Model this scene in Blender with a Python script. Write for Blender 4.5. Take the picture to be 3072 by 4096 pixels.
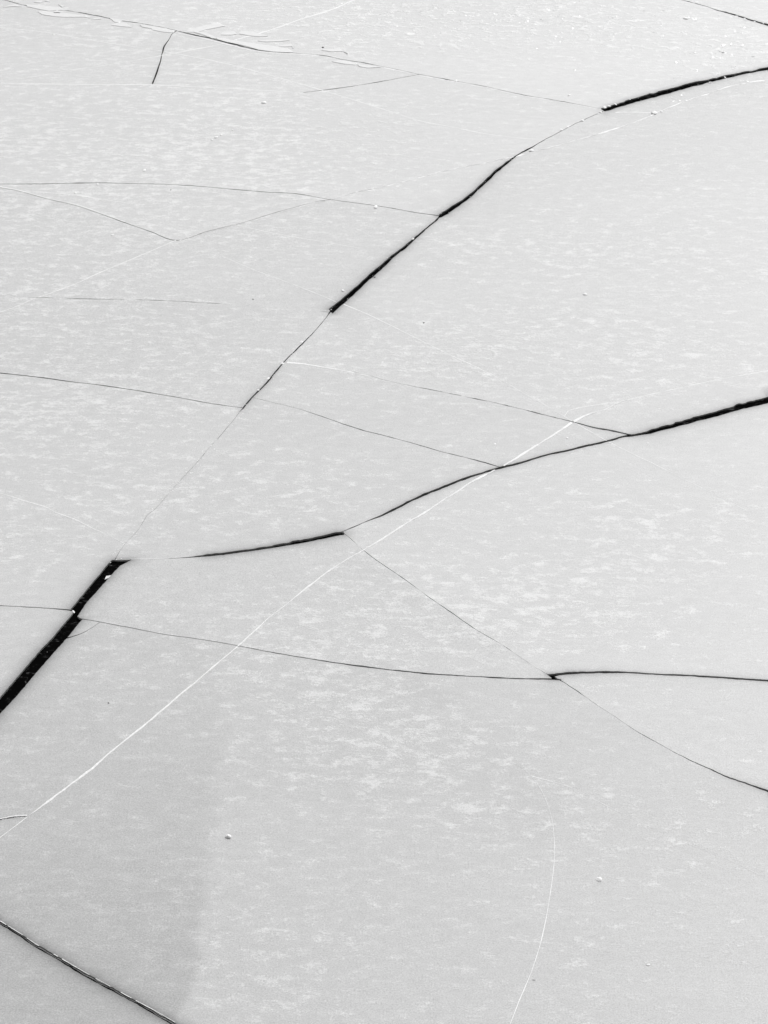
import bpy, bmesh, math, random
import numpy as np
from mathutils import Vector, Matrix, noise
from mathutils.geometry import delaunay_2d_cdt

rad = math.radians
random.seed(7)
rng = np.random.default_rng(7)
scene = bpy.context.scene
for o in list(bpy.data.objects):
    bpy.data.objects.remove(o)

# ------------------------------------------------------------------ camera
CAM_H, PITCH, VFOV = 20.0, 30.0, 24.0
cd = bpy.data.cameras.new("Camera")
cam = bpy.data.objects.new("Camera", cd)
scene.collection.objects.link(cam)
cam.location = (0, 0, CAM_H)
cam.rotation_euler = (rad(90 - PITCH), 0, 0)
cd.sensor_fit = 'VERTICAL'
cd.angle = rad(VFOV)
cd.clip_end = 5000
scene.camera = cam
scene.render.resolution_x = 768
scene.render.resolution_y = 1024

# ------------------------------------------------------------------ sky, sun, exposure
SUN_EL, SUN_AZ = 42.0, 27.0          # azimuth clockwise from +Y (straight ahead)
world = bpy.data.worlds.new("World")
scene.world = world
world.use_nodes = True
wn = world.node_tree.nodes; wl = world.node_tree.links
bg = wn['Background']
sky = wn.new('ShaderNodeTexSky'); sky.sky_type = 'NISHITA'; sky.sun_disc = False
sky.sun_elevation = rad(SUN_EL); sky.sun_rotation = rad(SUN_AZ)
sky.dust_density = 4.0
bw = wn.new('ShaderNodeRGBToBW')
wl.new(sky.outputs[0], bw.inputs[0]); wl.new(bw.outputs[0], bg.inputs[0])
bg.inputs[1].default_value = 0.15
sd = bpy.data.lights.new("Sun", 'SUN'); sd.energy = 2.3; sd.angle = rad(0.5)
sd.color = (1.0, 1.0, 1.0)
sun = bpy.data.objects.new("Sun", sd); scene.collection.objects.link(sun)
sv = Vector((math.sin(rad(SUN_AZ)) * math.cos(rad(SUN_EL)), math.cos(rad(SUN_AZ)) * math.cos(rad(SUN_EL)), math.sin(rad(SUN_EL))))
sun.rotation_euler = sv.to_track_quat('Z', 'Y').to_euler()
scene.view_settings.view_transform = 'Standard'
scene.view_settings.look = 'None'
scene.view_settings.gamma = 1
scene.view_settings.exposure = -0.22

# ------------------------------------------------------------------ helpers
T = math.tan(rad(VFOV / 2)) / 2048.0
CP, SP = math.cos(rad(PITCH)), math.sin(rad(PITCH))
def ground(P, z=0.0):
    """survey of the ice: picture measurements -> metres on the ice plane"""
    P = np.asarray(P, float).reshape(-1, 2)
    x = (P[:, 0] - 1536) * T; y = (2048 - P[:, 1]) * T
    dy = CP + y * SP; dz = -SP + y * CP
    t = (z - CAM_H) / dz
    return np.stack([x * t, dy * t], 1)
def G1(u, v): return ground([(u, v)])[0]
def mpp(u, v):
    a = ground([(u - 1, v), (u + 1, v)]); return abs(a[1, 0] - a[0, 0]) / 2

def tag(o, label=None, cat=None, group=None, kind=None):
    if label: o['label'] = label
    if cat: o['category'] = cat
    if group: o['group'] = group
    if kind: o['kind'] = kind
    return o
def link_mesh(name, verts, faces, mats, parent=None, loc=(0, 0, 0), midx=None, smooth=False):
    me = bpy.data.meshes.new(name)
    loc = Vector(loc)
    vs = [(v[0] - loc.x, v[1] - loc.y, v[2] - loc.z) for v in verts]
    me.from_pydata(vs, [], faces)
    for m in (mats if isinstance(mats, (list, tuple)) else [mats]): me.materials.append(m)
    if midx is not None: me.polygons.foreach_set('material_index', midx)
    if smooth: me.polygons.foreach_set('use_smooth', [True] * len(me.polygons))
    me.update()
    o = bpy.data.objects.new(name, me); scene.collection.objects.link(o)
    o.location = loc
    if parent is not None:
        o.parent = parent
        o.location = loc - parent.location
    return o

# ------------------------------------------------------------------ materials
def mat(name):
    m = bpy.data.materials.new(name); m.use_nodes = True
    nt = m.node_tree; return m, nt, nt.nodes, nt.links, nt.nodes['Principled BSDF']
def g4(v): return (v, v, v, 1)

def make_ice():
    m, nt, N, L, P = mat("frosted_ice")
    def math_(op, a, b=None, c=None, clamp=False):
        n = N.new('ShaderNodeMath'); n.operation = op; n.use_clamp = clamp
        for i, v in enumerate((a, b, c)):
            if v is None: continue
            if isinstance(v, (int, float)): n.inputs[i].default_value = v
            else: L.new(v, n.inputs[i])
        return n.outputs[0]
    def attr(nm):
        a = N.new('ShaderNodeAttribute'); a.attribute_name = nm; return a.outputs['Fac']
    def noise_(sc, detail, rough, rot, stretch, w=0.0, dist=0.0):
        mp = N.new('ShaderNodeMapping'); mp.vector_type = 'POINT'
        mp.inputs['Rotation'].default_value = (0, 0, rad(rot))
        mp.inputs['Scale'].default_value = (sc / stretch, sc, sc)
        mp.inputs['Location'].default_value = (w, w * 1.7, 0)
        L.new(geo.outputs['Position'], mp.inputs[0])
        n = N.new('ShaderNodeTexNoise'); n.inputs['Scale'].default_value = 1
        n.inputs['Detail'].default_value = detail; n.inputs['Roughness'].default_value = rough
        n.inputs['Distortion'].default_value = dist
        L.new(mp.outputs[0], n.inputs['Vector']); return n.outputs['Fac']
    def ramp(v, a, b):
        r = N.new('ShaderNodeMapRange'); r.interpolation_type = 'SMOOTHSTEP'
        L.new(v, r.inputs[0])
        for k, val in ((1, a), (2, b)):
            if isinstance(val, (int, float)): r.inputs[k].default_value = val
            else: L.new(val, r.inputs[k])
        return r.outputs[0]
    geo = N.new('ShaderNodeNewGeometry')
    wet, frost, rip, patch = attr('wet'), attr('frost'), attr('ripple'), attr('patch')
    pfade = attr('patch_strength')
    cell = attr('tone')
    # frost flecks : fractal islands whose density follows the frost attribute
    n1 = noise_(4.5, 11, 0.78, 10, 1.6, 3.1, 0.1)
    n2 = noise_(0.35, 4, 0.55, 12, 1.4, 9.2)
    n3 = noise_(26, 5, 0.85, 20, 1.2, 5.0)
    s = math_('ADD', math_('MULTIPLY_ADD', n2, 0.20, n1), math_('MULTIPLY', n3, 0.20))
    thr = math_('MULTIPLY_ADD', frost, -0.095, 0.775)
    fleck = ramp(s, thr, math_('ADD', thr, 0.13))
    soft = ramp(n1, 0.38, 0.7)
    streak = ramp(noise_(0.9, 6, 0.6, 20, 4.5, 1.0), 0.42, 0.75)
    grain = noise_(52, 2, 0.9, 0, 1.15)
    mott = noise_(0.12, 5, 0.55, 25, 2.0, 12.0)
    base = math_('MULTIPLY_ADD', mott, 0.06, 0.565)
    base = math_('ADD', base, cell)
    base = math_('MULTIPLY_ADD', soft, 0.05, base)
    base = math_('MULTIPLY_ADD', streak, 0.016, base)
    base = math_('MULTIPLY_ADD', math_('SUBTRACT', grain, 0.5), 0.60, base)
    base = math_('MULTIPLY_ADD', math_('SUBTRACT', n3, 0.5), 0.17, base)
    base = math_('MULTIPLY_ADD', math_('SUBTRACT', noise_(9, 6, 0.75, 14, 1.9, 8.0), 0.5), 0.16, base)
    # darker patch with ragged edge and fewer flecks
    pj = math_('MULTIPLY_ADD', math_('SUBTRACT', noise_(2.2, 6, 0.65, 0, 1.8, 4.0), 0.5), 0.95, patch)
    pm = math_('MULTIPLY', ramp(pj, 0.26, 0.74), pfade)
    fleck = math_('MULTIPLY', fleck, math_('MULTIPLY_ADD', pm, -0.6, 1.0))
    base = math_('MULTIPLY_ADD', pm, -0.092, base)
    base = math_('ADD', math_('MULTIPLY', fleck, math_('MULTIPLY_ADD', n3, 0.24, 0.0)), base)
    rp = noise_(5.0, 5, 0.62, 8, 1.5, 7.0, 0.4)
    rp = ramp(rp, 0.50, 0.70)
    base = math_('MULTIPLY_ADD', math_('MULTIPLY', rp, rip), 0.16, base)
    wj = math_('MULTIPLY', wet, math_('MULTIPLY_ADD', noise_(26, 4, 0.8, 0, 1.2, 2.0), 0.5, 0.75), clamp=True)
    col = math_('MULTIPLY', base, math_('MULTIPLY_ADD', wj, -0.80, 1.0), clamp=True)
    cmb = N.new('ShaderNodeCombineColor')
    for i in range(3): L.new(col, cmb.inputs[i])
    L.new(cmb.outputs[0], P.inputs['Base Color'])
    rg = math_('MULTIPLY_ADD', fleck, 0.03, 0.46)
    L.new(rg, P.inputs['Roughness'])
    P.inputs['Specular IOR Level'].default_value = 0.6
    P.inputs['IOR'].default_value = 1.31
    # bump: wind ripples, frost relief, fine grain
    h = math_('MULTIPLY', rp, math_('MULTIPLY', rip, 0.013))
    h = math_('MULTIPLY_ADD', fleck, 0.0022, h)
    h = math_('MULTIPLY_ADD', grain, 0.0012, h)
    h = math_('MULTIPLY_ADD', streak, 0.004, h)
    b = N.new('ShaderNodeBump'); b.inputs['Distance'].default_value = 1.0; b.inputs['Strength'].default_value = 0.8
    L.new(h, b.inputs['Height']); L.new(b.outputs[0], P.inputs['Normal'])
    return m
ICE = make_ice()

def simple(name, val, rough, spec=0.5, scale=30, amp=0.1, bump=0.0, sss=0.0):
    m, nt, N, L, P = mat(name)
    g = N.new('ShaderNodeNewGeometry')
    n = N.new('ShaderNodeTexNoise'); n.inputs['Scale'].default_value = scale; n.inputs['Detail'].default_value = 6
    n.inputs['Roughness'].default_value = 0.7
    L.new(g.outputs['Position'], n.inputs['Vector'])
    mr = N.new('ShaderNodeMapRange'); mr.inputs[1].default_value = 0.3; mr.inputs[2].default_value = 0.7
    mr.inputs[3].default_value = max(0, val - amp); mr.inputs[4].default_value = val + amp
    L.new(n.outputs['Fac'], mr.inputs[0])
    c = N.new('ShaderNodeCombineColor')
    for i in range(3): L.new(mr.outputs[0], c.inputs[i])
    L.new(c.outputs[0], P.inputs['Base Color'])
    P.inputs['Roughness'].default_value = rough; P.inputs['Specular IOR Level'].default_value = spec
    if sss < 0:
        P.inputs['Subsurface Weight'].default_value = 1.0
        P.inputs['Subsurface Radius'].default_value = (1, 1, 1)
        P.inputs['Subsurface Scale'].default_value = -sss
    elif sss:
        tr = N.new('ShaderNodeBsdfTranslucent'); mx = N.new('ShaderNodeMixShader'); mx.inputs[0].default_value = sss
        L.new(c.outputs[0], tr.inputs[0]); L.new(P.outputs[0], mx.inputs[1]); L.new(tr.outputs[0], mx.inputs[2])
        L.new(mx.outputs[0], N['Material Output'].inputs[0])
    if bump:
        b = N.new('ShaderNodeBump'); b.inputs['Distance'].default_value = bump
        L.new(n.outputs['Fac'], b.inputs['Height']); L.new(b.outputs[0], P.inputs['Normal'])
    return m
EDGE = simple("broken_ice_edge", 0.30, 0.45, 0.4, 60, 0.14, 0.004)
SEAM = simple("healed_ice_seam", 0.90, 0.5, 0.5, 32, 0.14, 0.002)
SNOW = simple("packed_snow", 0.94, 0.7, 0.3, 60, 0.04, 0.001)
SLAB = simple("thin_ice_slab", 0.80, 0.42, 0.5, 8, 0.04, 0.003)
SLABEDGE = simple("bright_slab_edge", 0.92, 0.4, 0.5, 30, 0.05)
DARKGRIT = simple("dark_grit", 0.03, 0.8, 0.2, 90, 0.02)

def make_water():
    m, nt, N, L, P = mat("dark_skim_ice_water")
    g = N.new('ShaderNodeNewGeometry')
    def nz(sc, st, rot, det=5, r=0.7):
        mp = N.new('ShaderNodeMapping'); mp.inputs['Scale'].default_value = (sc / st, sc, sc); mp.inputs['Rotation'].default_value = (0, 0, rad(rot))
        L.new(g.outputs['Position'], mp.inputs[0])
        n = N.new('ShaderNodeTexNoise'); n.inputs['Scale'].default_value = 1; n.inputs['Detail'].default_value = det
        n.inputs['Roughness'].default_value = r; n.inputs['Distortion'].default_value = 1.2
        L.new(mp.outputs[0], n.inputs['Vector']); return n.outputs['Fac']
    a = N.new('ShaderNodeMapRange'); a.inputs[1].default_value = 0.56; a.inputs[2].default_value = 0.74
    a.inputs[3].default_value = 0.0; a.inputs[4].default_value = 0.34
    L.new(nz(22, 3.0, 35), a.inputs[0])
    b = N.new('ShaderNodeMapRange'); b.inputs[1].default_value = 0.45; b.inputs[2].default_value = 0.68
    L.new(nz(4, 1.5, -20, 4), b.inputs[0])
    mu = N.new('ShaderNodeMath'); mu.operation = 'MULTIPLY_ADD'
    L.new(a.outputs[0], mu.inputs[0]); L.new(b.outputs[0], mu.inputs[1]); mu.inputs[2].default_value = 0.003
    c = N.new('ShaderNodeCombineColor')
    for i in range(3): L.new(mu.outputs[0], c.inputs[i])
    L.new(c.outputs[0], P.inputs['Base Color'])
    P.inputs['Roughness'].default_value = 0.3
    P.inputs['Specular IOR Level'].default_value = 0.0
    return m
WATER = make_water()

def make_glint():
    m, nt, N, L, P = mat("glittering_crystals")
    P.inputs['Base Color'].default_value = g4(0.96)
    P.inputs['Roughness'].default_value = 0.22
    P.inputs['Specular IOR Level'].default_value = 0.6
    return m
GLINT = make_glint()

# ------------------------------------------------------------------ surveyed lines (tile scans at 0.9259 px)
K = 1536 / 1659.0
OFF = {1: (0, 0), 2: (1536, 0), 3: (0, 1024), 4: (1536, 1024), 5: (0, 2048), 6: (1536, 2048), 7: (0, 3072), 8: (1536, 3072)}
def tp(*a):
    """a = tile, then x, y[, w] rows given as flat tuples"""
    out = []; t = 1
    for r in a:
        if isinstance(r, int): t = r
        else:
            w = r[2] if len(r) > 2 else None
            out.append([r[0] * K + OFF[t][0], r[1] * K + OFF[t][1], w])
    last = None
    for p in out:
        if p[2] is None: p[2] = last
        last = p[2]
    return np.array(out, float)
# open cracks: rows (x, y, full width in px); ext = (start, end) keep going outside the picture
CR = []
def crack(pts, ext=(0, 0), jit=0.6): CR.append(dict(p=pts, ext=ext, jit=jit))
# pressure ridge line
crack(tp(1, (20,0,2.5),(118,25,2.5),(230,35,2),(310,48,2.5),(440,72,3),(530,90,3.2),(640,106,3.2),(700,118,2.5),(762,132,2.5),(790,139,3),(900,163,5),(1000,188,5),(1110,216,4),(1180,225,2.5),(1270,229,2),(1400,240,2),(1480,256,3.2),(1560,270,3.2),(1659,290,2.6),
      2, (70,304,2),(150,320,2.2),(310,350,2.4),(430,372,2.4),(560,402,2),(690,425,2.4),(830,450,1.4),(948,472,1.4)), (1, 0), .8)
# upper right lead
crack(tp(2, (938,470,6),(955,474,14),(1010,455,17),(1100,428,17),(1200,401,18),(1300,374,17),(1400,349,13),(1500,327,11),(1600,306,10),(1659,295,11)), (0, 1), 1.0)
# central crack
crack(tp(2, (950,478,1.6),(870,515,1.6),(800,548,1.8),(740,578,2),(700,598,2.6),(640,635,3.5),(585,665,4.5),(550,690,7),(480,745,9),(420,800,12),(350,860,12),(300,893,15),(262,922,18),(245,934,17),(238,940,7),(210,965,6.5),(150,1015,8),(90,1065,10),(35,1106,12),
      3, (1659,36,15),(1600,85,16),(1550,135,17),(1500,180,20),(1460,212,22),(1428,238,24)), (0, 0), 1.3)
crack(tp(3, (1433,228,6),(1415,258,1.4),(1380,300,1.6),(1330,355,2.6),(1280,405,3.6),(1240,443,4.5),(1200,490,6),(1150,550,6.5),(1100,600,7),(1070,632,6.5),(1050,658,5),(1040,668,1.8),(1020,695,1.6),(950,780,1.8),(900,835,1.4),(850,895,1.4),(790,960,1.8),(730,1025,1.1),(665,1100,1.0),
      5, (640,10,1.0),(600,70,1.1),(560,115,.9),(530,150,1.2),(494,212,1.6)), (0, 0), 1.1)
# left big lead as outline
LEADD = np.array([(448,2240),(490,2241),(528,2239.5),(508,2250),(492,2258),(480,2264),(468,2277),(455,2290),(400,2352),(345,2414),(310,2466),(317,2472),(329,2477),(300,2512),(270,2549),(222,2603),(148,2687),(74,2775),(0,2855),(-90,2962),
                  (-90,2893),(0,2790),(83,2692),(167,2594),(205,2556),(248,2504),(290,2455),(298,2441),(281,2438),(300,2416),(342,2364),(378,2320),(400,2296),(414,2277),(432,2255)], float)
# lead going right from its head, hairline first
crack(tp(5, (560,207,2),(620,205,1.0),(700,203,1.4),(780,199,3),(850,193.5,6),(900,188,9),(1000,176,10),(1100,161,10),(1200,146,11.5),(1300,128,13),(1400,108,15),(1455,95,16),(1486,93,11)), (0, 0), .5)
crack(tp(5, (1470,88,3.5),(1500,76,2.5),(1540,60,3.5),(1600,35,4.5),(1659,10,6),
      4, (20,1106,7),(100,1065,7.5),(170,1032,7.5),(250,1000,7.5),(350,962,7),(430,935,7),(500,915,8),(600,890,7),(700,862,7),(800,838,6.5),(900,815,6.5),(960,800,6.5),(1040,779,7),(1070,774,9),(1110,766,13),(1150,758,16),(1250,731,18),(1350,704,21),(1450,678,22),(1550,648,22),(1659,622,25)), (0, 1), 1.0)
crack(tp(3, (1225,458,1.2),(1300,464,1.0),(1450,486,1.0),(1600,517,1.4),4,(0,535,2.2),(150,567,2.8),(300,597,3),(450,628,3.4),(600,663,4),(750,700,4.5),(820,717,4),(900,740,5.5),(980,755,6),(1066,773,6)), (0, 0), .7)
crack(tp(3, (1090,610,.8),(1170,630,.8),(1290,660,1.2),(1380,690,1.8),(1480,725,2.2),(1560,750,2.4),4,(0,776,2.6),(100,803,2.6),(250,845,2.8),(400,883,3),(508,915,3)), (0, 0), .5)
crack(tp(5, (1480,90,4),(1500,103,2.6),(1570,165,2.6),(1659,230,3),6,(100,298,3.2),(200,372,3.2),(300,440,3),(400,510,3),(500,568,2.4),(600,635,2),(660,675,2.2),(706,702,2.5)), (0, 0), .6)
crack(tp(5, (345,461,.9),(430,475,1.1),(550,497,1.1),(700,527,.9),(850,548,.6),(1000,573,.9),(1150,602,1.8),(1300,627,3),(1450,652,3.4),(1659,678,4),6,(150,695,4.2),(300,706,4),(450,714,4),(600,720,4),(700,722,5),(765,724,6)), (0, 0), .6)
crack(tp(6, (764,699.5,8),(800,696,9),(850,694,8),(1000,692,7),(1150,699,6),(1300,706,6),(1450,714,6.5),(1659,729,7)), (0, 1), .8)
crack(tp(6, (752,721,4),(780,737,3),(830,770,2.6),(900,820,2.2),(1000,885,1.8),(1080,940,1.8),(1150,980,2.2),(1250,1035,3),(1330,1075,4),(1400,1106,4.6),8,(1480,38,5.5),(1560,65,6.5),(1659,100,7)), (0, 1), .9)
crack(tp(5, (0,405,3.5),(150,412,4),(270,420,4.5),(325,428,6)), (1, 0), .6)
crack(tp(5, (432,475,1.2),(400,498,1.4),(350,525,2),(310,538,3),(285,545,5)), (0, 0), .4)
crack(tp(7, (0,668,11),(80,718,11),(160,772,11.5),(250,822,12),(350,882,12.5),(450,938,12),(550,992,12),(650,1047,12.5),(720,1086,13),(755,1108,13)), (1, 1), .9)
crack(tp(7, (0,223,5),(60,212,5),(122,208,4)), (1, 0), .4)
crack(tp(1, (762,132,3.5),(740,150,4),(730,170,3),(715,190,5),(706,212,5.5),(700,235,3),(694,262,4.5),(685,290,5),(670,335,5.5),(658,362,5)), (0, 0), 1.4)
crack(tp(1, (1310,400,1.8),(1400,389,2),(1500,375,1.8),(1659,350,2),2,(80,335,1.6),(150,321,1.4)), (0, 0), .5)
crack(tp(1, (0,795,2),(200,794,2.2),(400,790,2.8),(600,793,2),(800,800,1.8),(1000,817,2.2),(1150,830,2.2),(1290,838,1.8),(1430,862,1.2),(1659,893,1.3),2,(120,915,1.5),(250,933,2.4)), (1, 0), .4)
crack(tp(1, (0,810,.7),(80,825,.7),(200,858,.9),(320,885,1.0),(430,922,1.1),(550,965,1.8),(650,1000,2.2),(760,1037,1.8),(900,998,1.2),(1050,960,.9),(1200,915,1.1),(1350,875,.8),(1432,860,.8)), (1, 0), .6)
crack(tp(3, (0,145,.9),(65,173,1.8),(200,180,2.8),(400,185,3),(600,189,3),(800,197,2.9),(950,206,2.3),(1100,215,1.6),(1270,228,1.0),(1400,240,2.4),(1440,243,4)), (1, 0), .4)
crack(tp(3, (0,506,2.6),(150,522,2.4),(300,542,2.2),(450,560,2.2),(600,583,1.8),(750,608,2.4),(900,635,1.8),(1000,650,1.6),(1050,656,2.5)), (1, 0), .4)
crack(tp(2, (1290,0,2),(1350,15,2.4),(1440,42,3),(1540,72,5.5),(1600,92,6),(1659,108,7)), (1, 1), 1.0)

# healed seams: (points, width px, height m, style)
SE = []
def seam(pts, h=.006, double=False, ext=(0, 0), jit=.8): SE.append(dict(p=pts, h=h, double=double, ext=ext, jit=jit))
seam(tp(7, (122,208,6),(200,150,8),(300,75,8.5),(400,0,8.5),5,(480,1035,8),(560,970,8),(650,900,7),(740,820,6),(850,730,6),(950,645,6),(1050,560,6),(1150,470,6),(1250,390,5.5),(1350,310,6),(1450,235,6),(1570,165,6),(1659,110,7),6,(80,58,7),(180,0,8),
     4,(280,1040,8),(400,965,9),(480,925,9),(560,880,9),(680,805,9),(760,755,9),(820,715,9),(880,685,7),(950,665,6),(1000,640,5),(1050,622,3)), .012, True)
seam(tp(4, (1050,622,2),(1150,598,2),(1300,565,2),(1450,532,2),(1659,495,2)), .006, ext=(0, 1), jit=.3)
seam(tp(7, (122,208,2.5),(0,300,2.5)), .004, ext=(0, 1), jit=.3)
seam(tp(7, (0,219,4),(60,207,4),(118,203,4)), .006, ext=(1, 0), jit=.3)
seam(tp(1, (1580,-20,6),(1530,0,6),(1440,38,5.5),(1350,68,5.5),(1240,105,5),(1150,135,4.5),(1020,172,4),(930,195,2.5),(840,213,2),(700,240,1.8),(500,275,1.5),(300,305,1.4),(150,330,1.4),(0,350,1.4)), .008, ext=(1, 1))
seam(tp(1, (0,362,2),(300,364,2.4),(500,366,3),(660,366,3),(850,375,2.2),(1100,388,2),(1310,401,1.6)), .004, ext=(1, 0), jit=.3)
seam(tp(1, (0,120,1.8),(200,140,2),(400,175,1.8),(600,205,1.6),(750,230,2),(1000,280,2.2),(1200,335,2.2),(1400,392,2.2),(1659,473,2.2),2,(150,520,2),(300,550,1.8),(450,580,1.8),(600,598,1.4),(700,602,1.2)), .004, ext=(1, 0), jit=.3)
seam(tp(1, (766,1040,2),(900,1001,2.2),(1050,963,2.2),(1200,918,2.4),(1350,878,2.6),(1430,861,3.4),(1550,828,2.2),(1659,805,2.6),2,(100,783,3),(250,742,3),(400,710,3),(550,680,3.5),(640,655,4),(740,632,3),(850,600,3.5),(960,568,3.5),(1050,540,3.5),(1120,510,4.5),(1180,487,5),(1240,460,4),(1320,430,3.5),(1400,402,3.5),(1500,370,3),(1600,352,4),(1659,345,4)), .010, True, ext=(0, 1), jit=1.8)
seam(tp(1, (0,806,3),(80,821,3.5),(200,854,3),(320,881,4),(430,917,3),(540,958,2)), .006, ext=(1, 0), jit=.5)
seam(tp(1, (760,1037,2),(600,1106,2),3,(480,50,2),(400,85,3),(300,130,2),(165,178,2),(60,222,1.8),(0,243,1.8)), .004, ext=(0, 1), jit=.3)
seam(tp(3, (1240,460,6),(1350,472,5),(1450,488,4),(1600,520,2.4)), .006)
seam(tp(3, (0,1025,1.8),(100,1055,2.2),(200,1085,2.2),5,(240,0,2.4),(320,30,3.4),(400,70,2.6),(470,100,2),(540,138,2)), .004, ext=(1, 0), jit=.5)
seam(tp(1, (960,955,1.8),(1060,980,1.8),(1200,1010,1.5),(1400,1045,1.2),(1560,1072,1.1)), .003, jit=.2)
seam(tp(3, (960,0,1.2),(1100,60,1.6),(1250,115,1.8),(1400,175,2.2),(1455,200,2)), .004, jit=.3)
seam(tp(3, (1485,208,2.4),(1570,243,2.4),(1659,285,2.2),4,(150,360,2),(280,425,2),(400,480,2),(500,530,1.6),(600,590,1.8),(700,645,1.8),(820,717,2),(980,808,2),(1150,890,1.8),(1300,965,1.4),(1450,1040,1.2),(1580,1106,1.1)), .004, jit=.3)
seam(tp(8, (560,-20,1),(600,0,1.6),(650,50,1.2),(690,115,1.3),(715,180,1.5),(730,250,1.8),(737,350,2.4),(733,430,2.8),(720,530,3),(700,650,3.2),(675,760,3.2),(640,870,3),(610,945,3.6),(580,1015,3.2),(545,1104,3.2)), .005, ext=(0, 1), jit=.3)
seam(tp(1, (150,828,1.4),(330,843,2.2),(450,862,1.6),(580,882,1.2)), .003, jit=.3)
seam(tp(8, (640,35,2.2),(800,80,2),(900,130,1.4),(1100,230,1.4),(1300,320,1.2),(1500,400,1.0),(1659,480,1.0)), .003, jit=.4)
seam(tp(4, (780,690,3),(800,667,2.4),(900,645,2.2),(1050,622,2)), .005, jit=.5)
seam(tp(5, (565,204,1.5),(600,204,2),(680,202,2),(740,200,1.4)), .005, jit=.3)
seam(tp(2, (1000,485,3),(1060,484,2),(1150,486,2)), .005, jit=.6)
seam(tp(5, (1100,400,.9),(1190,440,1.1),(1300,480,1.3),(1400,520,1.2),(1500,570,1.2),(1600,615,1)), .003, jit=.3)
# light lips along two cracks
seam(tp(7, (0,660,3),(80,710,3),(160,763,3),(250,814,3),(350,873,3),(450,929,3),(550,984,3),(650,1038,3),(720,1077,3),(755,1098,3)), .006, ext=(1, 1), jit=.3)
seam(tp(1, (770,143,2.5),(900,171,3),(1000,196,3),(1110,222,3),(1270,233,4),(1380,241,3.2)), .010, jit=.5)
seam(tp(2, (0,293,3),(70,308,3),(150,324,2.4),(310,354,3),(430,376,2.4),(560,406,2.2),(690,429,2.2),(830,453,2.2),(920,469,1.6)), .008, jit=1.2)

# densify a px polyline (Catmull-Rom) keeping widths
def smooth_line(P, step):
    P = np.asarray(P, float); n = len(P); out = []
    for i in range(n - 1):
        p0 = P[max(i - 1, 0)]; p1 = P[i]; p2 = P[i + 1]; p3 = P[min(i + 2, n - 1)]
        L_ = np.hypot(*(p2[:2] - p1[:2])); k = max(1, int(L_ / step))
        d1 = np.hypot(*(p1[:2] - p0[:2])) + 1e-6; d2 = L_ + 1e-6; d3 = np.hypot(*(p3[:2] - p2[:2])) + 1e-6
        m1 = (p2 - p0) / (d1 + d2) * d2 if i > 0 else (p2 - p1)
        m2 = (p3 - p1) / (d2 + d3) * d2 if i < n - 2 else (p2 - p1)
        for j in range(k):
            t = j / k; t2 = t * t; t3 = t2 * t
            q = (2*t3-3*t2+1)*p1 + (t3-2*t2+t)*m1 + (-2*t3+3*t2)*p2 + (t3-t2)*m2
            q[2] = p1[2] * (1 - t) + p2[2] * t
            out.append(q)
    out.append(P[-1]); return np.array(out)
def outline(P, jit, wscale=1.0):
    d = np.gradient(P[:, :2], axis=0); d /= np.linalg.norm(d, axis=1)[:, None] + 1e-9
    n = np.stack([-d[:, 1], d[:, 0]], 1)
    w = P[:, 2:3] * wscale / 2
    def corr(k):
        r = rng.normal(size=len(P)); r = np.convolve(r, np.ones(k) / math.sqrt(k), 'same'); return r[:, None]
    lim = np.minimum(jit, P[:, 2:3] * .45)
    ja = lim * .55 * (corr(2) * .6 + corr(7) * .5); jb = lim * .55 * (corr(2) * .6 + corr(7) * .5)
    mid = jit * .5 * corr(9) * n
    A = P[:, :2] + mid + n * np.maximum(w + ja, .25); B = P[:, :2] + mid - n * np.maximum(w + jb, .25)
    return A, B
def extend(Ag, Bg, ext, dist=70.0):
    if ext[0]:
        m = (Ag[0] + Bg[0]) / 2; m2 = (Ag[6] + Bg[6]) / 2; d = (m - m2) / np.linalg.norm(m - m2) * dist
        Ag = np.vstack([Ag[0] + d, Ag]); Bg = np.vstack([Bg[0] + d, Bg])
    if ext[1]:
        m = (Ag[-1] + Bg[-1]) / 2; m2 = (Ag[-7] + Bg[-7]) / 2; d = (m - m2) / np.linalg.norm(m - m2) * dist
        Ag = np.vstack([Ag, Ag[-1] + d]); Bg = np.vstack([Bg, Bg[-1] + d])
    return Ag, Bg

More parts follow.
